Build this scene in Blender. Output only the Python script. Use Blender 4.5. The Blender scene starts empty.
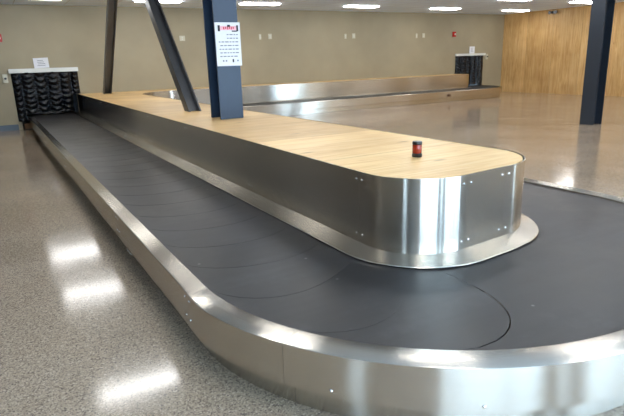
import bpy, bmesh, math, random
from mathutils import Vector, Matrix
random.seed(7)
S = bpy.context.scene
COL = S.collection
PI = math.pi

# ------------------------------------------------------------------ helpers
def link(name, me, mat=None, parent=None, loc=None):
    o = bpy.data.objects.new(name, me)
    COL.objects.link(o)
    if mat is not None:
        me.materials.append(mat)
    if parent is not None:
        o.parent = parent
        o.location = -Vector(parent.location) if loc is None else loc
    elif loc is not None:
        o.location = loc
    return o

def tag(o, label=None, cat=None, group=None, kind=None):
    if label: o['label'] = label
    if cat: o['category'] = cat
    if group: o['group'] = group
    if kind: o['kind'] = kind
    return o

def empty(name, loc):
    o = bpy.data.objects.new(name, None)
    COL.objects.link(o)
    o.location = loc
    o.empty_display_size = .1
    return o

def box_bm(bm, x0, x1, y0, y1, z0, z1):
    v = [bm.verts.new((x, y, z)) for x in (x0, x1) for y in (y0, y1) for z in (z0, z1)]
    for f in ((0, 1, 3, 2), (4, 6, 7, 5), (0, 4, 5, 1), (2, 3, 7, 6), (0, 2, 6, 4), (1, 5, 7, 3)):
        bm.faces.new([v[i] for i in f])

def fin(bm, name, mat, parent=None, bevel=0, smooth=False, loc=None, normals=True):
    if normals:
        bmesh.ops.recalc_face_normals(bm, faces=bm.faces)
    if bevel:
        bmesh.ops.bevel(bm, geom=list(bm.edges), offset=bevel, segments=2, affect='EDGES', clamp_overlap=True)
    me = bpy.data.meshes.new(name)
    bm.to_mesh(me); bm.free()
    if smooth:
        for p in me.polygons: p.use_smooth = True
        me.set_sharp_from_angle(angle=math.radians(35))
    return link(name, me, mat, parent, loc)

def box(name, mat, x0, x1, y0, y1, z0, z1, parent=None, bevel=0):
    bm = bmesh.new(); box_bm(bm, x0, x1, y0, y1, z0, z1)
    return fin(bm, name, mat, parent, bevel)

def lathe_bm(bm, prof, n=24, cx=0, cy=0):
    rings = []
    for r, z in prof:
        rings.append([bm.verts.new((cx + r*math.cos(2*PI*k/n), cy + r*math.sin(2*PI*k/n), z)) for k in range(n)])
    for a, b in zip(rings, rings[1:]):
        for k in range(n):
            bm.faces.new((a[k], a[(k+1) % n], b[(k+1) % n], b[k]))
    bm.faces.new(rings[0][::-1]); bm.faces.new(rings[-1])

# ------------------------------------------------------------------ materials
def s2l(c):
    return tuple(((x/12.92) if x <= .04045 else ((x+.055)/1.055)**2.4) for x in c)

def mat(name, col, rough=.5, metal=0, **kw):
    m = bpy.data.materials.new(name); m.use_nodes = True
    b = m.node_tree.nodes['Principled BSDF']
    b.inputs['Base Color'].default_value = (*s2l(col), 1)
    b.inputs['Roughness'].default_value = rough
    b.inputs['Metallic'].default_value = metal
    for k, v in kw.items():
        b.inputs[k.replace('_', ' ')].default_value = v
    return m

def nd(m, t, **kw):
    n = m.node_tree.nodes.new(t)
    for k, v in kw.items():
        if k in n.inputs: n.inputs[k].default_value = v
        else: setattr(n, k, v)
    return n

def lk(m, a, b): m.node_tree.links.new(a, b)

def coords(m, scale=(1, 1, 1), loc=(0, 0, 0), src='Object', rot=(0, 0, 0)):
    if src == 'World':
        t = nd(m, 'ShaderNodeNewGeometry').outputs['Position']
    else:
        t = nd(m, 'ShaderNodeTexCoord').outputs[src]
    mp = nd(m, 'ShaderNodeMapping')
    mp.inputs['Scale'].default_value = scale
    mp.inputs['Location'].default_value = loc
    mp.inputs['Rotation'].default_value = rot
    lk(m, t, mp.inputs['Vector'])
    return mp.outputs['Vector']

def ramp(m, fac, stops):
    r = nd(m, 'ShaderNodeValToRGB')
    cr = r.color_ramp
    while len(cr.elements) < len(stops): cr.elements.new(.5)
    for e, (p, c) in zip(cr.elements, stops):
        e.position = p
        e.color = (*(s2l(c) if isinstance(c, tuple) else (c, c, c)), 1)
    lk(m, fac, r.inputs['Fac'])
    return r.outputs['Color']

def mix(m, fac, a, b, mode='MIX'):
    n = nd(m, 'ShaderNodeMix', data_type='RGBA', blend_type=mode)
    for sock, v in ((n.inputs['Factor'], fac), (n.inputs['A'], a), (n.inputs['B'], b)):
        if hasattr(v, 'is_output'): lk(m, v, sock)
        elif isinstance(v, tuple): sock.default_value = (*s2l(v), 1)
        else: sock.default_value = v
    return n.outputs['Result']

def bump(m, h, strength=.2, dist=.01):
    b = nd(m, 'ShaderNodeBump', Strength=strength, Distance=dist)
    lk(m, h, b.inputs['Height'])
    lk(m, b.outputs['Normal'], m.node_tree.nodes['Principled BSDF'].inputs['Normal'])
def pb(m): return m.node_tree.nodes['Principled BSDF']

# brushed stainless sheet: brush lines run along the u axis of the UV map
def steel(name, col=(.81, .79, .755), rough=.24, aniso=1.0, wob=.15):
    m = mat(name, col, rough, 1.0, Anisotropic=aniso, Anisotropic_Rotation=.25)
    tg = nd(m, 'ShaderNodeTangent', direction_type='UV_MAP')
    lk(m, tg.outputs['Tangent'], pb(m).inputs['Tangent'])
    v = coords(m, (1.2, 160, 1), src='UV')
    n = nd(m, 'ShaderNodeTexNoise', Scale=1.0, Detail=4.0, Roughness=.6); lk(m, v, n.inputs['Vector'])
    lk(m, ramp(m, n.outputs['Fac'], [(.3, tuple(x*.97 for x in col)), (.7, tuple(min(1, x*1.02) for x in col))]), pb(m).inputs['Base Color'])
    v2 = coords(m, (1.1, .35, 1), src='UV')
    n2 = nd(m, 'ShaderNodeTexNoise', Scale=2.2, Detail=1.0); lk(m, v2, n2.inputs['Vector'])
    bump(m, n2.outputs['Fac'], wob, .006)
    return m

M = {}
M['steel'] = steel('brushed_stainless')
M['steel_top'] = steel('brushed_stainless_trim', (.75, .73, .69), .27, .7, .05)
M['screw'] = mat('polished_screw', (.88, .88, .88), .15, 1)
M['dark_gap'] = mat('dark_core', (.06, .06, .06), .8)

# terrazzo-like polished concrete
m = mat('polished_concrete', (.58, .54, .48), .16)
v = coords(m, src='World')
n1 = nd(m, 'ShaderNodeTexVoronoi', Scale=150.0); lk(m, v, n1.inputs['Vector'])
sv = nd(m, 'ShaderNodeSeparateColor'); lk(m, n1.outputs['Color'], sv.inputs[0])
c1 = ramp(m, sv.outputs[0], [(.0, (.42, .375, .35)), (.16, (.60, .54, .48)), (.45, (.68, .615, .54)), (.8, (.72, .65, .57)), (1.0, (.84, .77, .69))])
n2 = nd(m, 'ShaderNodeTexNoise', Scale=60.0, Detail=2.0); lk(m, v, n2.inputs['Vector'])
c2 = ramp(m, n2.outputs['Fac'], [(.32, .45), (.42, 0.0)])
n3 = nd(m, 'ShaderNodeTexNoise', Scale=.8, Detail=3.0); lk(m, v, n3.inputs['Vector'])
c3 = ramp(m, n3.outputs['Fac'], [(.3, (.90, .89, .87)), (.7, (1, 1, 1))])
sp = mix(m, c2, c1, (.34, .31, .29))
lk(m, mix(m, 1.0, sp, c3, 'MULTIPLY'), pb(m).inputs['Base Color'])
n4 = nd(m, 'ShaderNodeTexNoise', Scale=3.0, Detail=4.0); lk(m, v, n4.inputs['Vector'])
lk(m, ramp(m, n4.outputs['Fac'], [(.3, .10), (.7, .15)]), pb(m).inputs['Roughness'])
n5 = nd(m, 'ShaderNodeTexNoise', Scale=6.0, Detail=2.0); lk(m, v, n5.inputs['Vector'])
bump(m, n5.outputs['Fac'], .03, .01)
pb(m).inputs['IOR'].default_value = 1.42
M['floor'] = m

def paint(name, col, var=.03, rough=.55, bs=.1):
    m = mat(name, col, rough)
    v = coords(m, src='World')
    n = nd(m, 'ShaderNodeTexNoise', Scale=1.3, Detail=4.0); lk(m, v, n.inputs['Vector'])
    a = tuple(x*(1-var) for x in col); b = tuple(min(1, x*(1+var)) for x in col)
    lk(m, ramp(m, n.outputs['Fac'], [(.3, a), (.7, b)]), pb(m).inputs['Base Color'])
    n = nd(m, 'ShaderNodeTexNoise', Scale=90.0, Detail=3.0); lk(m, v, n.inputs['Vector'])
    bump(m, n.outputs['Fac'], bs, .002)
    return m
M['wall'] = paint('olive_wall_paint', (.615, .57, .47))
M['wall_left'] = paint('brown_wall_paint', (.50, .435, .33))
M['wall_front'] = paint('grey_wall_paint', (.50, .52, .55))
M['baseboard'] = mat('blue_grey_vinyl', (.27, .32, .37), .4)
M['white'] = mat('white_plastic', (.86, .86, .84), .35)
M['mullion'] = mat('dark_anodised', (.22, .23, .25), .4, .6)
M['column'] = paint('blue_grey_steel_paint', (.13, .205, .30), .05, .4, .2)
M['column_dark'] = paint('dark_blue_steel_paint', (.15, .18, .22), .05, .4, .2)
M['brace'] = paint('dark_grey_steel_paint', (.33, .34, .36), .06, .3, .2)
pb(M['brace']).inputs['Metallic'].default_value = .55
M['black'] = mat('black_plastic', (.05, .05, .055), .3)
M['red'] = mat('red_lens', (.56, .16, .08), .2)
M['redpaint'] = mat('red_plastic', (.75, .08, .07), .3)
M['brown'] = mat('rusty_bracket', (.42, .29, .16), .6)
M['paper'] = mat('paper', (.88, .88, .90), .6)
M['ink'] = mat('grey_ink', (.45, .47, .52), .7)
M['ink_black'] = mat('black_ink', (.10, .10, .12), .6)
M['ink_red'] = mat('red_ink', (.80, .22, .30), .6)
M['ink_pink'] = mat('pink_ink', (.93, .72, .76), .6)
M['plate'] = mat('ivory_plate', (.80, .78, .70), .4)

# rubber belt plates
m = mat('worn_black_rubber', (.2, .2, .2), .42)
v = coords(m, (1, 1, 1), src='World')
n = nd(m, 'ShaderNodeTexNoise', Scale=1.7, Detail=7.0, Roughness=.68); lk(m, v, n.inputs['Vector'])
c = ramp(m, n.outputs['Fac'], [(.34, (.105, .105, .115)), (.52, (.16, .16, .17)), (.68, (.25, .25, .26))])
v2 = coords(m, (1.5, 14, 1), src='World', rot=(0, 0, .25))
n2 = nd(m, 'ShaderNodeTexNoise', Scale=1.0, Detail=5.0); lk(m, v2, n2.inputs['Vector'])
c2 = ramp(m, n2.outputs['Fac'], [(.35, (.88, .88, .88)), (.7, (1, 1, 1))])
vo = nd(m, 'ShaderNodeTexVoronoi', Scale=3.1); lk(m, v, vo.inputs['Vector'])
sp = ramp(m, vo.outputs['Distance'], [(.02, .35), (.04, 0.0)])
lk(m, mix(m, sp, mix(m, 1.0, c, c2, 'MULTIPLY'), (.7, .7, .7)), pb(m).inputs['Base Color'])
lk(m, ramp(m, n.outputs['Fac'], [(.3, .36), (.7, .5)]), pb(m).inputs['Roughness'])
n3 = nd(m, 'ShaderNodeTexNoise', Scale=220.0, Detail=2.0); lk(m, v, n3.inputs['Vector'])
bump(m, n3.outputs['Fac'], .12, .002)
M['rubber'] = m

# plywood, grain along world X (deck) or along Z (wall)
def ply(name, a, b, c, grain, seam_axis, seam, rough=.5, knot=(.45, .27, .12), cross=None):
    m = mat(name, a, rough)
    sc = {'X': (.9, 14, 14), 'Z': (14, 14, .9)}[grain]
    v = coords(m, sc, src='World')
    n = nd(m, 'ShaderNodeTexNoise', Scale=1.0, Detail=6.0, Roughness=.62, Distortion=1.4); lk(m, v, n.inputs['Vector'])
    base = ramp(m, n.outputs['Fac'], [(.3, a), (.5, b), (.7, c)])
    w = coords(m, src='World')
    big = nd(m, 'ShaderNodeTexNoise', Scale=1.1, Detail=3.0); lk(m, w, big.inputs['Vector'])
    base = mix(m, 1.0, base, ramp(m, big.outputs['Fac'], [(.3, (.90, .87, .83)), (.65, (1, 1, 1))]), 'MULTIPLY')
    kv = coords(m, {'X': (.7, 2.4, 1), 'Z': (2.4, 2.4, .9)}[grain], src='World')
    kn = nd(m, 'ShaderNodeTexVoronoi', Scale=1.6); lk(m, kv, kn.inputs['Vector'])
    base = mix(m, ramp(m, kn.outputs['Distance'], [(.03, .7), (.1, 0.0)]), base, knot)
    sx = nd(m, 'ShaderNodeSeparateXYZ'); lk(m, w, sx.inputs[0])
    def seamline(ax, per, off, wd):
        t = nd(m, 'ShaderNodeMath', operation='ADD'); lk(m, sx.outputs[ax], t.inputs[0]); t.inputs[1].default_value = off
        f = nd(m, 'ShaderNodeMath', operation='PINGPONG'); lk(m, t.outputs[0], f.inputs[0]); f.inputs[1].default_value = per/2
        l = nd(m, 'ShaderNodeMath', operation='LESS_THAN'); lk(m, f.outputs[0], l.inputs[0]); l.inputs[1].default_value = wd
        # per-sheet tint
        q = nd(m, 'ShaderNodeMath', operation='DIVIDE'); lk(m, t.outputs[0], q.inputs[0]); q.inputs[1].default_value = per
        fl = nd(m, 'ShaderNodeMath', operation='FLOOR'); lk(m, q.outputs[0], fl.inputs[0])
        wn = nd(m, 'ShaderNodeTexWhiteNoise', noise_dimensions='1D'); lk(m, fl.outputs[0], wn.inputs['W'])
        return l.outputs[0], wn.outputs['Value']
    l, tint = seamline(seam_axis, seam, .31, .004)
    base = mix(m, 1.0, base, ramp(m, tint, [(0, (.91, .89, .86)), (1, (1, 1, 1))]), 'MULTIPLY')
    base = mix(m, l, base, tuple(x*.75 for x in a))
    if cross:
        l2, t2 = seamline(cross[0], cross[1], cross[2], .004)
        base = mix(m, l2, base, tuple(x*.5 for x in a))
    lk(m, base, pb(m).inputs['Base Color'])
    bump(m, n.outputs['Fac'], .06, .003)
    return m
M['ply'] = ply('plywood_deck', (.83, .67, .44), (.92, .785, .56), (.95, .85, .66), 'X', 'Y', 1.22, .42)
M['ply_edge'] = mat('plywood_edge', (.62, .48, .31), .6)
M['ply_wall'] = ply('plywood_wall', (.80, .62, .38), (.89, .73, .49), (.93, .81, .61), 'Z', 'Y', 1.22, .5, (.55, .35, .16))

# ceiling tiles
m = mat('ceiling_tile', (.8, .8, .83), .8)
v = coords(m, src='World', loc=(.35, .27, 0))
br = nd(m, 'ShaderNodeTexBrick', Scale=1.0, offset=0.0)
br.inputs['Brick Width'].default_value = 1.22; br.inputs['Row Height'].default_value = .61
br.inputs['Mortar Size'].default_value = .012
br.inputs['Color1'].default_value = (*s2l((.89, .94, 1.0)), 1); br.inputs['Color2'].default_value = (*s2l((.86, .91, .98)), 1)
br.inputs['Mortar'].default_value = (*s2l((.78, .79, .83)), 1)
lk(m, v, br.inputs['Vector']); lk(m, br.outputs['Color'], pb(m).inputs['Base Color'])
M['ceiling'] = m

m = bpy.data.materials.new('lamp_diffuser'); m.use_nodes = True
b = pb(m); b.inputs['Base Color'].default_value = (.9, .9, .9, 1)
b.inputs['Emission Color'].default_value = (1.0, .99, .97, 1); b.inputs['Emission Strength'].default_value = 20.0
M['lamp'] = m

m = mat('strip_vinyl', (.02, .045, .09), .1, Specular_IOR_Level=.7)
v = coords(m, src='World')
n = nd(m, 'ShaderNodeTexNoise', Scale=14.0, Detail=2.0, Distortion=.6); lk(m, v, n.inputs['Vector'])
bump(m, n.outputs['Fac'], .9, .03)
M['vinyl'] = m

# ------------------------------------------------------------------ the room
YW, ZC, XR, XL, YF = 16.78, 3.237, 19.55, -6.0, -3.6
def struct(o): o['kind'] = 'structure'; return o
struct(box('floor', M['floor'], XL-.2, XR+.2, YF-.2, YW+2.2, -.12, 0))
struct(box('ceiling', M['ceiling'], XL-.2, XR+.2, YF-.2, YW+.25, ZC, ZC+.12))
bm = bmesh.new()
O1, O2 = (.62, 2.12, 1.52), (16.78, 18.30, 1.60)
for x0, x1, z0, z1 in ((XL-.2, O1[0], 0, ZC), (O1[0], O1[1], O1[2], ZC), (O1[1], O2[0], 0, ZC), (O2[0], O2[1], O2[2], ZC), (O2[1], XR+.2, 0, ZC)):
    box_bm(bm, x0, x1, YW, YW+.2, z0, z1)
struct(fin(bm, 'wall_back', M['wall']))
struct(box('wall_right', M['ply_wall'], XR, XR+.12, YF, YW, 0, ZC))
bm = bmesh.new()
for x0, x1 in ((XL+.0, .50), (2.14, 16.3), (18.4, XR)):
    pass
box_bm(bm, XL, .52, YW-.014, YW, 0, .15)
struct(fin(bm, 'baseboard_back', M['baseboard']))
# window wall behind the photographer
# (x0, x1, z0, z1, mullion positions)
WINS = [(-1.8, 2.12, .05, 2.95, (-1.15, .9)), (2.62, 3.02, .05, 2.95, ()), (3.55, 8.7, .05, 2.95, (5.05, 6.0, 7.3)), (16.9, 19.5, .05, 2.95, (18.3,))]
bm = bmesh.new(); x = XL
for a, b_, z0, z1, _ in WINS:
    box_bm(bm, x, a, YF-.2, YF, 0, ZC); box_bm(bm, a, b_, YF-.2, YF, 0, z0); box_bm(bm, a, b_, YF-.2, YF, z1, ZC); x = b_
box_bm(bm, x, XR, YF-.2, YF, 0, ZC)
struct(fin(bm, 'wall_front', M['wall_front']))
for i, (a, b_, z0, z1, mu) in enumerate(WINS):
    bm = bmesh.new()
    for xx in (a+.025,)+mu+(b_-.025,):
        box_bm(bm, xx-.03, xx+.03, YF-.14, YF-.02, z0, z1)
    for zz in (z0, z1-.05):
        box_bm(bm, a, b_, YF-.13, YF-.03, zz, zz+.05)
    struct(fin(bm, 'window_%d' % (i+1), M['mullion']))
bm = bmesh.new()
for a, b_, z0, z1 in ((YF, -2.7, 0, ZC), (-2.7, -1.7, 0, .1), (-2.7, -1.7, 2.5, ZC), (-1.7, YW, 0, ZC)):
    box_bm(bm, XL-.2, XL, a, b_, z0, z1)
struct(fin(bm, 'wall_left', M['wall_left']))
bm = bmesh.new()
for yy in (-2.67, -2.35, -2.05, -1.73): box_bm(bm, XL-.14, XL-.02, yy-.04, yy+.04, .1, 2.5)
struct(fin(bm, 'window_5', M['mullion']))
# unseen enclosure behind the strip curtains, added to block sky light leaking through
bm = bmesh.new()
box_bm(bm, -.6, 20.05, YW+2.2, YW+2.3, 0, ZC); box_bm(bm, -.7, -.6, YW+.2, YW+2.3, 0, ZC); box_bm(bm, 20.05, 20.15, YW+.2, YW+2.3, 0, ZC)
box_bm(bm, -.7, 20.15, YW+.25, YW+2.3, ZC, ZC+.1)
struct(fin(bm, 'wall_light_block', M['wall_front']))
# ------------------------------------------------------------------ ceiling lights
def ceiling_light(x, y, label, w=1.22, d=.38):
    r = empty('ceiling_light', (x, y, ZC))
    tag(r, label, 'light', 'recessed ceiling lights')
    bm = bmesh.new(); t = .03
    for a in ((-w/2, w/2, -d/2, -d/2+t), (-w/2, w/2, d/2-t, d/2), (-w/2, -w/2+t, -d/2+t, d/2-t), (w/2-t, w/2, -d/2+t, d/2-t)):
        box_bm(bm, *a, -.008, 0)
    fin(bm, 'frame', M['white'], r, loc=(0, 0, 0))
    bm = bmesh.new(); box_bm(bm, -w/2+t, w/2-t, -d/2+t, d/2-t, -.04, -.001)
    fin(bm, 'diffuser', M['lamp'], r, loc=(0, 0, 0))
    return r
R1 = 15.0
LX = [1.27, 4.2, 7.15, 10.75, 14.4, 18.1]
names1 = ['whose glow lands on the floor left of the carousel', 'partly hidden behind the slanted brace top', 'just right of the tall notice column top',
          'middle of the far ceiling row', 'above the red wall alarm', 'near the corner of the plywood wall']
for xx, nm in zip(LX, names1):
    ceiling_light(xx, R1, 'white ceiling light, far row, ' + nm)
for xx in LX:
    lb = 'white recessed ceiling light of the second row, ' + ('cut by the top edge' if xx == 14.4 else 'beside the plywood wall top' if xx > 18 else 'glowing as a floor streak' if xx < 2 else 'overhead out of frame')
    ceiling_light(xx - (.2 if xx > 18 else 0), 12.0, lb)
for yy, nm in ((7.75, 'third row'), (4.2, 'fourth row'), (.6, 'row nearest the windows')):
    for xx in LX:
        ceiling_light(xx, yy, 'white recessed ceiling light in the ' + nm + (', glowing in the left floor' if xx < 2 else ''))

# ------------------------------------------------------------------ paths
def arc(cx, cy, r, a0, a1, n):
    return [(cx + r*math.cos(math.radians(a0+(a1-a0)*k/n)), cy + r*math.sin(math.radians(a0+(a1-a0)*k/n))) for k in range(n+1)]
def seg(a, b, n):
    return [(a[0]+(b[0]-a[0])*k/n, a[1]+(b[1]-a[1])*k/n) for k in range(n+1)]
ZB, ZK, ZI = .353, .369, .876
NS, NA, NF = 60, 40, 6
isl_secs = [seg((2.12, YW), (2.03, 2.78), NS), arc(2.45, 2.78, .42, 180, 270, NA), seg((2.45, 2.36), (2.92, 2.40), NF),
            arc(2.92, 2.90, .50, 270, 360, NA), seg((3.42, 2.90), (3.42, 14.4), NS), arc(4.72, 14.4, 1.3, 180, 90, NA),
            seg((4.72, 15.7), (16.3, 15.7), NS), arc(16.3, 16.1, .4, 270, 360, NA), seg((16.7, 16.1), (16.7, YW), 6)]
krb_secs = [seg((.887, YW), (.887, 2.8), NS), arc(2.487, 2.8, 1.6, 180, 270, NA), seg((2.487, 1.2), (2.88, 1.2), NF),
            arc(2.88, 2.8, 1.6, 270, 360, NA), seg((4.48, 2.8), (4.48, 14.3), NS), arc(4.73, 14.3, .25, 180, 90, NA),
            seg((4.73, 14.55), (16.3, 14.55), NS), arc(16.3, 16.15, 1.6, 270, 360, NA), seg((17.9, 16.15), (17.9, YW), 6)]
def join(secs):
    out = list(secs[0])
    for s in secs[1:]: out += s[1:]
    return out
ISL, KRB = join(isl_secs), join(krb_secs)
def cum(path):
    c = [0]
    for a, b in zip(path, path[1:]): c.append(c[-1]+math.hypot(b[0]-a[0], b[1]-a[1]))
    return c
def normals(path):
    out = []
    for i in range(len(path)):
        a = path[max(0, i-1)]; b = path[min(len(path)-1, i+1)]
        dx, dy = b[0]-a[0], b[1]-a[1]; l = math.hypot(dx, dy)
        out.append((dy/l, -dx/l))
    return out
CI, CK, NI, NK = cum(ISL), cum(KRB), normals(ISL), normals(KRB)
def at(path, C, N, s):
    if s <= 0: i, t = 0, 0
    elif s >= C[-1]: i, t = len(path)-2, 1
    else:
        lo, hi = 0, len(C)-1
        while hi-lo > 1:
            md = (lo+hi)//2
            if C[md] <= s: lo = md
            else: hi = md
        i = lo; t = (s-C[i])/(C[i+1]-C[i])
    p = [path[i][k]*(1-t)+path[i+1][k]*t for k in (0, 1)]
    n = [N[i][k]*(1-t)+N[i+1][k]*t for k in (0, 1)]
    l = math.hypot(*n)
    return p, (n[0]/l, n[1]/l)
def sweep(name, m_, path, C, N, s0, s1, prof, parent, closed=True, wf=None):
    """prof: list of (outward offset, z); swept from s0 to s1, brush direction along the path"""
    ss = sorted({s0, s1} | {c for c in C if s0 < c < s1})
    bm = bmesh.new(); uv = bm.loops.layers.uv.new('UVMap')
    per = [0]
    pr = prof + [prof[0]] if closed else prof
    for a, b in zip(pr, pr[1:]): per.append(per[-1]+math.hypot(b[0]-a[0], b[1]-a[1]))
    rings = []
    for s in ss:
        p, n = at(path, C, N, s); k = wf(s) if wf else 1
        rings.append([bm.verts.new((p[0]+n[0]*o*k, p[1]+n[1]*o*k, z)) for o, z in prof])
    np_ = len(prof)
    for i in range(len(ss)-1):
        for j in range(np_ if closed else np_-1):
            j2 = (j+1) % np_
            f = bm.faces.new((rings[i][j], rings[i+1][j], rings[i+1][j2], rings[i][j2]))
            for lp, (u, v) in zip(f.loops, ((ss[i], per[j]), (ss[i+1], per[j]), (ss[i+1], per[j+1]), (ss[i], per[j+1]))):
                lp[uv].uv = (u, v)
    if closed:
        bm.faces.new(rings[0][::-1]); bm.faces.new(rings[-1])
    return fin(bm, name, m_, parent, smooth=True)

car = empty('baggage_carousel', (2.73, 2.8, 0))
tag(car, 'long stainless steel baggage carousel with black rubber belt and raised plywood-topped island', 'baggage carousel')

# section boundaries on both paths
def bounds(secs):
    out = [0]
    for s in secs: out.append(out[-1]+cum(s)[-1])
    return out
BI, BK = bounds(isl_secs), bounds(krb_secs)

# island side panels (thin sheets with a seam each), flange strips
isl_cuts = [0]
y = YW
for yy in (14.9, 12.95, 10.62, 8.65, 6.7, 4.72, 2.87): isl_cuts.append(YW-yy)
isl_cuts += [BI[2]+.06, BI[3]-.02+.0, BI[4]+.25]
s = BI[4]+2.4
while s < BI[-1]-.6: isl_cuts.append(s); s += 2.3
isl_cuts.append(BI[-1])
panels = []
def fw(s):
    return 1-.35*max(0, min(1, (s-BI[3]+.1)/.5))
for a, b in zip(isl_cuts, isl_cuts[1:]):
    p = sweep('side_panel', M['steel'], ISL, CI, NI, a+.001, b-.001, [(0, ZB), (0, ZI), (-.004, ZI), (-.004, ZB)], car)
    panels.append((p, a, b))
for i, (a, b) in enumerate(zip(isl_cuts, isl_cuts[1:])):
    sweep('flange', M['steel_top'], ISL, CI, NI, a+.0005, b-.0005,
          [(.001, ZB+.030), (.02, ZB+.026), (.176, ZB+.013), (.18, ZB+.008), (.176, ZB+.007), (.001, ZB+.02)], car, wf=fw)
# dark core just inside the panels, seen through seams and the deck gap
sweep('inner_core', M['dark_gap'], ISL, CI, NI, 0, BI[-1], [(-.006, .0), (-.006, ZI-.012), (-.02, ZI-.012), (-.02, 0)], car)

def screw(p, n, z, parent, r=.0075):
    bm = bmesh.new()
    lathe_bm(bm, [(r, 0), (r, .002), (r*.75, .0045), (r*.3, .006)], 10)
    mtx = Matrix.Translation((p[0], p[1], z)) @ Vector((n[0], n[1], 0)).to_track_quat('Z', 'Y').to_matrix().to_4x4()
    bmesh.ops.transform(bm, matrix=mtx, verts=bm.verts)
    return fin(bm, 'screw', M['screw'], parent, smooth=True, loc=(0, 0, 0))
nscr = 0
for p, a, b in panels:
    for s_, ok in ((a+.035, a > .1), (b-.035, b < BI[-1]-.1)):
        if not ok or s_ > BI[4]+.6: continue
        for z in (ZB+.085, ZI-.055):
            q, nn = at(ISL, CI, NI, s_)
            screw(q, nn, z, p); nscr += 1

# plywood deck: outline of the island inset by the sheet thickness
bm = bmesh.new()
ins = [(x_-n_[0]*.018, y_-n_[1]*.018) for (x_, y_), n_ in zip(ISL, NI)]
ins[0] = (ins[0][0], YW-.002); ins[-1] = (ins[-1][0], YW-.002)
top = [bm.verts.new((a, b, ZI-.002)) for a, b in ins]
bot = [bm.verts.new((a, b, ZI-.020)) for a, b in ins]
ed = []
for i in range(len(top)):
    j = (i+1) % len(top)
    ed.append(bm.edges.new((top[i], top[j])))
bmesh.ops.triangle_fill(bm, use_beauty=True, use_dissolve=False, edges=ed)
for i in range(len(top)):
    j = (i+1) % len(top)
    bm.faces.new((top[i], top[j], bot[j], bot[i]))
deck = fin(bm, 'plywood_deck', M['ply'], car)

# outer kerb: cap, face and recessed kick strip in lengths
kerb_cuts = [0]
for yy in (14.4, 11.6, 8.5, 4.72, 2.76): kerb_cuts.append(YW-yy)
sA = BK[1]
kerb_cuts += [sA+.80, sA+2.35, BK[4]+.3]
s = BK[4]+2.6
while s < BK[-1]-1.2: kerb_cuts.append(s); s += 2.6
kerb_cuts.append(BK[-1])
def kw(s):
    t = 0
    for lo, hi in ((BK[1], BK[4]),):
        if lo-.05 < s < hi: t = min(1, (s-lo+.05)/.35, (hi-s)/.35)
    return 1+.22*max(0, t)
for a, b in zip(kerb_cuts, kerb_cuts[1:]):
    prof = [(0, ZK-.05), (0, ZK-.003), (.004, ZK), (.112, ZK), (.117, ZK-.004), (.117, .155), (.113, .155), (.113, ZK-.05)]
    kp = sweep('kerb_panel', M['steel'], KRB, CK, NK, a+.001, b-.001, prof, car, wf=kw)
    if a > 2 and b < BK[4]+1:
        for s_ in (b-.04, b+.04):
            if b > BK[1]+.2: break
            for z in (.33, .215):
                q, nn = at(KRB, CK, NK, s_)
                k_ = kw(s_)
                screw((q[0]+nn[0]*.117*k_, q[1]+nn[1]*.117*k_), nn, z, kp, .006)
    sweep('kick_strip', M['steel'], KRB, CK, NK, a+.001, b-.001, [(.02, .003), (.02, ZK-.06), (.045, ZK-.06), (.045, .003)], car, wf=kw)
for s_ in (BK[1]+1.02, BK[1]+1.62):
    q, nn = at(KRB, CK, NK, s_)
    k_ = kw(s_)
    screw((q[0]+nn[0]*.117*k_, q[1]+nn[1]*.117*k_), nn, .185, car, .009).location = -car.location
# emergency stop knob on the far arm kerb and end brackets
box('end_bracket', M['brown'], .66, .90, YW-.16, YW-.03, .02, .16, car, .01)
bm = bmesh.new(); lathe_bm(bm, [(.05, 0), (.05, .02), (.03, .03), (.045, .05), (.04, .065)], 16)
bmesh.ops.transform(bm, matrix=Matrix.Translation((14.15, 14.43, .24)) @ Matrix.Rotation(PI/2, 4, 'X'), verts=bm.verts)
fin(bm, 'stop_knob', M['brown'], car)
# latch hardware under the kerb lip on the left run
bm = bmesh.new()
for yy in (4.32, 4.40):
    pts = [Vector((.775, yy, .16)), Vector((.765, yy, .13)), Vector((.78, yy-.03, .115)), Vector((.80, yy-.05, .13))]
    for a, b in zip(pts, pts[1:]):
        d = b-a; mm = Matrix.Translation((a+b)/2) @ d.to_track_quat('Z', 'Y').to_matrix().to_4x4()
        bmesh.ops.create_cone(bm, cap_ends=True, segments=8, radius1=.005, radius2=.005, depth=d.length+.006, matrix=mm)
fin(bm, 'latch', M['screw'], car, smooth=True)

# belt: overlapping crescent-ended rubber plates
secpar = []
for k in range(9):
    secpar.append((BI[k], BI[k+1], BK[k], BK[k+1]))
mean = [0]
for a in secpar: mean.append(mean[-1] + ((a[1]-a[0])+(a[3]-a[2]))/2)
def belt_pt(s, v):
    s = max(0, min(mean[-1], s))
    k = 0
    while k < 8 and s > mean[k+1]: k += 1
    t = (s-mean[k])/(mean[k+1]-mean[k])
    a = secpar[k]
    pi, ni = at(ISL, CI, NI, a[0]+(a[1]-a[0])*t)
    pk, _ = at(KRB, CK, NK, a[2]+(a[3]-a[2])*t)
    A = (pi[0]+ni[0]*.10, pi[1]+ni[1]*.10)
    B = (pk[0]+_[0]*.008, pk[1]+_[1]*.008)
    return (A[0]*(1-v)+B[0]*v, A[1]*(1-v)+B[1]*v)
PITCH, BUL, NV, NU = .47, .40, 20, 7
s = -.6; cnt = 0
S0 = mean[1] + .86 - PITCH*60
ESTRONG = S0+PITCH*59
edges = []
e = S0
while e < mean[-1]+PITCH:
    if e > -BUL-PITCH: edges.append(e)
    e += PITCH
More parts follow.
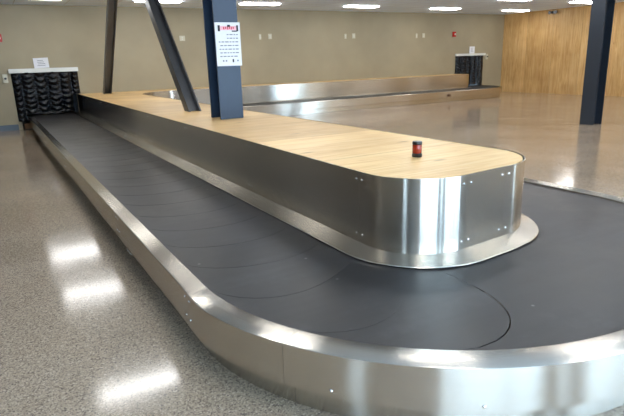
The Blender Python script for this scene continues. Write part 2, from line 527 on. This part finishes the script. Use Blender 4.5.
for e in edges:
    bm = bmesh.new(); g = []
    for i in range(NU+1):
        row = []
        for j in range(NV+1):
            v = j/NV
            bl = BUL*math.sqrt(max(0, 1-(2*v-1)**2*.985))
            sv = e + bl + (PITCH-(.006 if abs(e-ESTRONG) < .1 else .0))*i/NU
            # the leading edge of each plate lies a little over the next one
            z = ZB + .0012*(i/NU) - .001
            q = belt_pt(sv, v)
            row.append(bm.verts.new((q[0], q[1], z)))
        g.append(row)
    for i in range(NU):
        for j in range(NV):
            q4 = [g[i][j], g[i+1][j], g[i+1][j+1], g[i][j+1]]
            try: bm.faces.new(q4)
            except ValueError: pass
    # thickness skirt along the leading edge
    low = [bm.verts.new((v_.co.x, v_.co.y, ZB-.012)) for v_ in g[-1]]
    for j in range(NV):
        bm.faces.new((g[-1][j], low[j], low[j+1], g[-1][j+1]))
    bmesh.ops.remove_doubles(bm, verts=bm.verts, dist=1e-5)
    bmesh.ops.dissolve_degenerate(bm, edges=bm.edges, dist=1e-5)
    if not bm.faces or sum(f.calc_area() for f in bm.faces) < .05:
        bm.free(); continue
    fin(bm, 'belt_plate', M['rubber'], car); cnt += 1
print('plates', cnt)
# dark pan under the belt and slabs for the belt lead-in beyond the two wall openings
for x0, x1 in ((.895, 1.95), (16.8, 17.88)):
    TR = globals().get('TR', 0)+1
    struct(box('belt_lead_in_%d' % TR, M['rubber'], x0-.2, x1+.1, YW+.004, YW+.7, ZB-.05, ZB))
sweep('belt_pan', M['dark_gap'], KRB, CK, NK, .01, BK[-1]-.01, [(0.005, ZB-.05), (-.0, ZB-.05), (-.0, ZB-.02), (.005, ZB-.02)], car)

# ------------------------------------------------------------------ steel columns (wide-flange sections)
def ibeam_bm(w, d, tf, tw, L, flange_axis='Y'):
    """section with its flanges facing +-flange_axis; extruded along z"""
    o = [(-w/2, -d/2), (w/2, -d/2), (w/2, -d/2+tf), (tw/2, -d/2+tf), (tw/2, d/2-tf), (w/2, d/2-tf), (w/2, d/2), (-w/2, d/2),
         (-w/2, d/2-tf), (-tw/2, d/2-tf), (-tw/2, -d/2+tf), (-w/2, -d/2+tf)]
    if flange_axis == 'X': o = [(y, -x) for x, y in o]
    bm = bmesh.new()
    a = [bm.verts.new((x, y, 0)) for x, y in o]; b = [bm.verts.new((x, y, L)) for x, y in o]
    n = len(o)
    for i in range(n): bm.faces.new((a[i], a[(i+1) % n], b[(i+1) % n], b[i]))
    bm.faces.new(a[::-1]); bm.faces.new(b)
    return bm
def column(name, x, y, z, w, d, axis, L, mt, lean=0):
    bm = ibeam_bm(w, d, .024, .018, L, axis)
    if lean:   # shear along Y so the foot and head stay level
        for v in bm.verts: v.co.y += v.co.z*lean
    return fin(bm, name, mt, loc=(x, y, z), bevel=.004)
c1 = column('steel_column', 2.745, 6.99, ZI-.001, .325, .37, 'Y', ZC-ZI, M['column'])
tag(c1, 'upright blue-grey steel column with a paper notice, standing on the plywood island', 'column')
c2 = column('steel_column', 11.72, 7.42, 0, .33, .33, 'X', ZC, M['column_dark'])
tag(c2, 'upright dark blue steel column standing on the open floor at the right', 'column')
b1 = column('steel_brace', 2.735, 8.42, ZI-.001, .25, .20, 'X', ZC-ZI, M['brace'], .98)
tag(b1, 'slanting dark steel brace with open channel face rising behind the notice column', 'brace')
b2 = column('steel_brace', 2.80, 16.05, ZI-.001, .25, .20, 'X', ZC-ZI, M['brace'], -.98)
tag(b2, 'narrow dark steel brace near the back wall and left strip curtain', 'brace')

# notice on the column
nt = empty('paper_notice', (2.755, 6.801, 1.83))
tag(nt, 'white paper notice with a pink and black heading taped to the steel column', 'notice')
def local(name, m_, x0, x1, y0, y1, z0, z1, parent):
    bm = bmesh.new(); box_bm(bm, x0, x1, y0, y1, z0, z1); return fin(bm, name, m_, parent, loc=(0, 0, 0))
local('sheet', M['paper'], -.17, .175, -.001, .001, -.27, .27, nt)
local('heading_band', M['ink_pink'], -.12, .125, -.0022, -.001, .175, .225, nt)
for q6 in ((-.13, -.10, .16, .235), (.125, .15, .16, .235), (.00, .04, .215, .24), (.06, .13, .155, .17), (.045, .065, -.225, -.185)):
    local('printed_block', M['ink_black'], q6[0], q6[1], -.003, -.001, q6[2], q6[3], nt)
bm = bmesh.new()
box_bm(bm, -.13, -.10, -.003, -.001, .16, .235); box_bm(bm, .125, .15, -.003, -.001, .16, .235)
box_bm(bm, .00, .04, -.003, -.001, .215, .24); box_bm(bm, .06, .13, -.003, -.001, .155, .17)
box_bm(bm, .045, .065, -.003, -.001, -.225, -.185)
bm.free()
bm = bmesh.new()
for i in range(6): box_bm(bm, -.055+i*.026, -.04+i*.026, -.0035, -.001, .183+.006*(i % 2), .215)
fin(bm, 'heading_lettering', M['ink_red'], nt, loc=(0, 0, 0))
bm = bmesh.new()
for r_ in range(7):
    bm = bmesh.new(); z = .12-r_*.045; x = (-.02 if r_ < 2 else -.13)+random.random()*.02
    while x < .12:
        w = .02+random.random()*.035
        box_bm(bm, x, min(.14, x+w), -.002, -.001, z-.006, z+.006); x += w+.014
    fin(bm, 'text_line', M['ink'], nt, loc=(0, 0, 0))
bm = bmesh.new()
for x in (-.09, -.05, .11): box_bm(bm, x, x+.02, -.002, -.001, -.215, -.195)
fin(bm, 'text_lines', M['ink'], nt, loc=(0, 0, 0))

# ------------------------------------------------------------------ beacon lamp on the deck
bc = empty('beacon_lamp', (2.69, 3.05, ZI-.001))
tag(bc, 'small red warning beacon with black base and cap standing on the plywood deck', 'warning light')
def lat(name, m_, prof, parent, n=28):
    bm = bmesh.new(); lathe_bm(bm, prof, n); return fin(bm, name, m_, parent, smooth=True, loc=(0, 0, 0))
lat('base', M['black'], [(.036, .001), (.038, .004), (.038, .022), (.035, .026), (.035, .03)], bc)
lat('lens', M['red'], [(.034, .03), (.035, .032), (.035, .092), (.034, .094)], bc)
lat('cap', M['black'], [(.036, .094), (.037, .096), (.037, .112), (.033, .118), (.018, .12)], bc)

# ------------------------------------------------------------------ strip curtains over the wall openings
def strip(x0, x1, z0, z1, y, parent, seed):
    rnd = random.Random(seed); bm = bmesh.new(); NX, NZ = 14, 70
    ph = rnd.random()*6; rnd2 = .6+.8*rnd.random(); f = 30+rnd.random()*9
    g = []
    for i in range(NZ+1):
        z = z1+(z0-z1)*i/NZ; row = []
        for j in range(NX+1):
            u = j/NX; x = x0+(x1-x0)*u
            a = .013*math.sin(z*f*1.3+ph*3+4*math.sin(u*PI)*rnd2)*math.sin(u*PI)**2+.006*math.sin(z*11+ph*2)
            a += .028*math.cos(u*2*PI)
            if i > NZ*.93: a += -(i/NZ-.93)*.6*(.5+rnd.random()*.2)
            row.append(bm.verts.new((x-parent.location.x, y+a-parent.location.y, z-parent.location.z)))
        g.append(row)
    for i in range(NZ):
        for j in range(NX): bm.faces.new((g[i][j], g[i][j+1], g[i+1][j+1], g[i+1][j]))
    bmesh.ops.solidify(bm, geom=list(bm.faces), thickness=.003)
    return fin(bm, 'strip', M['vinyl'], parent, smooth=True, loc=(0, 0, 0))
cl = empty('strip_curtain', (1.38, YW, 1.5))
tag(cl, 'black strip curtain with shiny wrinkled strips at the left end of the belt', 'strip curtain')
box('header', M['white'], .50, 2.22, YW-.10, YW-.001, 1.50, 1.61, cl, .006)
for i, (a, b, z0) in enumerate([(.54, .755, .22), (.745, 1.09, .40), (1.06, 1.40, .385), (1.37, 1.72, .385), (1.69, 2.0, .41), (2.0, 2.2, .89)]):
    strip(a, b, z0, 1.51, YW-.045-.022*(i % 2), cl, i)
cr_ = empty('strip_curtain', (17.6, YW, 1.6))
tag(cr_, 'black strip curtain under a white header at the far right end of the belt', 'strip curtain')
box('header', M['white'], 16.72, 18.42, YW-.10, YW-.001, 1.58, 1.67, cr_, .006)
for i, (a, b, z0) in enumerate([(16.74, 17.06, .40), (17.04, 17.36, .40), (17.34, 17.66, .385), (17.64, 17.9, .39), (17.9, 18.05, .40), (18.06, 18.34, .25)]):
    strip(a, b, z0, 1.59, YW-.045-.022*(i % 2), cr_, 20+i)

def wall_paper(x0, x1, z0, z1, y, label, tilt=0):
    r = empty('paper_sign', ((x0+x1)/2, y, (z0+z1)/2)); tag(r, label, 'notice'); r.rotation_euler.y = tilt
    w, h = (x1-x0)/2, (z1-z0)/2
    local('sheet', M['paper'], -w, w, -.003, 0, -h, h, r)
    bm = bmesh.new()
    for k in range(4):
        a = -w*.6+random.random()*.03
        box_bm(bm, a, a+w*(.7+.4*random.random()), -.0045, -.003, h*(.5-.33*k)-.006, h*(.5-.33*k)+.006)
    fin(bm, 'text_lines', M['ink'], r, loc=(0, 0, 0))
wall_paper(1.13, 1.50, 1.615, 1.88, YW-.06, 'white paper sign standing on the left curtain header', -.03)
wall_paper(17.48, 17.78, 1.675, 1.95, YW-.06, 'white paper sign standing on the right curtain header')

# ------------------------------------------------------------------ small fittings on the back wall
def outlet(x, z, label, w=.075, h=.115, gang=1):
    r = empty('wall_plate', (x, YW, z)); tag(r, label, 'outlet', 'wall plates high on the back wall')
    bm = bmesh.new(); box_bm(bm, -w/2, w/2, -.012, 0, -h/2, h/2); fin(bm, 'cover', M['plate'], r, .003, loc=(0, 0, 0))
    for zz in (-.026, .026): local('socket', M['white'], -.018, .018, -.016, -.012, zz-.016, zz+.016, r)
outlet(5.31, 2.36, 'square wall plate between the slanting brace and the notice column', .17, .15)
for x, nm in ((8.12, 'left pair of plates, just right of the notice column'), (11.5, 'middle pair of plates on the back wall'), (14.83, 'right pair of plates, near the red alarm')):
    outlet(x-.19, 2.39, 'narrow wall plate, left of the ' + nm, .085, .17)
    outlet(x+.17, 2.40, 'wider wall plate, right of the ' + nm, .13, .17)
def alarm(x, z, label):
    r = empty('fire_alarm', (x, YW, z)); tag(r, label, 'alarm')
    bm = bmesh.new(); box_bm(bm, -.085, .085, -.05, 0, -.10, .10); fin(bm, 'housing', M['redpaint'], r, .008, loc=(0, 0, 0))
    bm = bmesh.new(); box_bm(bm, -.02, .05, -.075, -.05, -.03, .03); fin(bm, 'strobe', M['white'], r, .005, loc=(0, 0, 0))
alarm(.40, 2.40, 'red fire alarm on the back wall at the left edge of view')
alarm(16.62, 2.44, 'red fire alarm on the back wall above the right strip curtain')
def stop_box(x, z, label):
    r = empty('stop_button_box', (x, YW, z)); tag(r, label, 'switch')
    bm = bmesh.new(); box_bm(bm, -.06, .06, -.05, 0, -.11, .11); fin(bm, 'housing', M['plate'], r, .008, loc=(0, 0, 0))
    bm = bmesh.new(); lathe_bm(bm, [(.022, 0), (.022, .02), (.03, .03), (.026, .042)], 16)
    bmesh.ops.transform(bm, matrix=Matrix.Translation((0, -.05, .0)) @ Matrix.Rotation(PI/2, 4, 'X'), verts=bm.verts)
    fin(bm, 'button', M['black'], r, loc=(0, 0, 0))
stop_box(.40, 1.37, 'grey switch box with a dark button left of the left strip curtain')
stop_box(18.56, 1.52, 'small switch box right of the right strip curtain')
# twin emergency lamp high on the plywood wall
el = empty('emergency_light', (XR, 14.35, 3.13)); tag(el, 'black twin-head emergency light at the top of the plywood wall', 'emergency light')
local('body', M['black'], -.06, 0, -.10, .10, -.05, .04, el)
for yy in (-.13, .13):
    bm = bmesh.new(); lathe_bm(bm, [(.03, 0), (.065, .07), (.065, .09)], 16)
    bmesh.ops.transform(bm, matrix=Matrix.Translation((-.04, yy, -.01)) @ Matrix.Rotation(-PI/2, 4, 'Y') @ Matrix.Rotation(0, 4, 'X'), verts=bm.verts)
    fin(bm, 'lamp_head', M['black'], el, smooth=True, loc=(0, 0, 0))

# ------------------------------------------------------------------ daylight
w = bpy.data.worlds.new('daylight'); S.world = w; w.use_nodes = True
bg = w.node_tree.nodes['Background']
bg.inputs['Color'].default_value = (.58, .80, 1.0, 1); bg.inputs['Strength'].default_value = 10.5

# ------------------------------------------------------------------ camera
F, yaw, pitch, roll = 535.72, .52418, .26917, -.03111
f = Vector((math.sin(yaw)*math.cos(pitch), math.cos(yaw)*math.cos(pitch), -math.sin(pitch)))
r0 = Vector((math.cos(yaw), -math.sin(yaw), 0)); u0 = r0.cross(f)
r = math.cos(roll)*r0+math.sin(roll)*u0; u = -math.sin(roll)*r0+math.cos(roll)*u0
cd = bpy.data.cameras.new('camera'); cam = bpy.data.objects.new('camera', cd); COL.objects.link(cam)
cd.sensor_width = 36; cd.lens = F/624*36; cd.clip_end = 200; cd.clip_start = .05
mw = Matrix((( r.x, u.x, -f.x, 0), (r.y, u.y, -f.y, 0), (r.z, u.z, -f.z, 1.6), (0, 0, 0, 1)))
cam.matrix_world = mw
S.camera = cam
S.view_settings.view_transform = 'Standard'; S.view_settings.look = 'None'
S.view_settings.exposure = .24; S.view_settings.gamma = 1; S.view_settings.use_curve_mapping = False
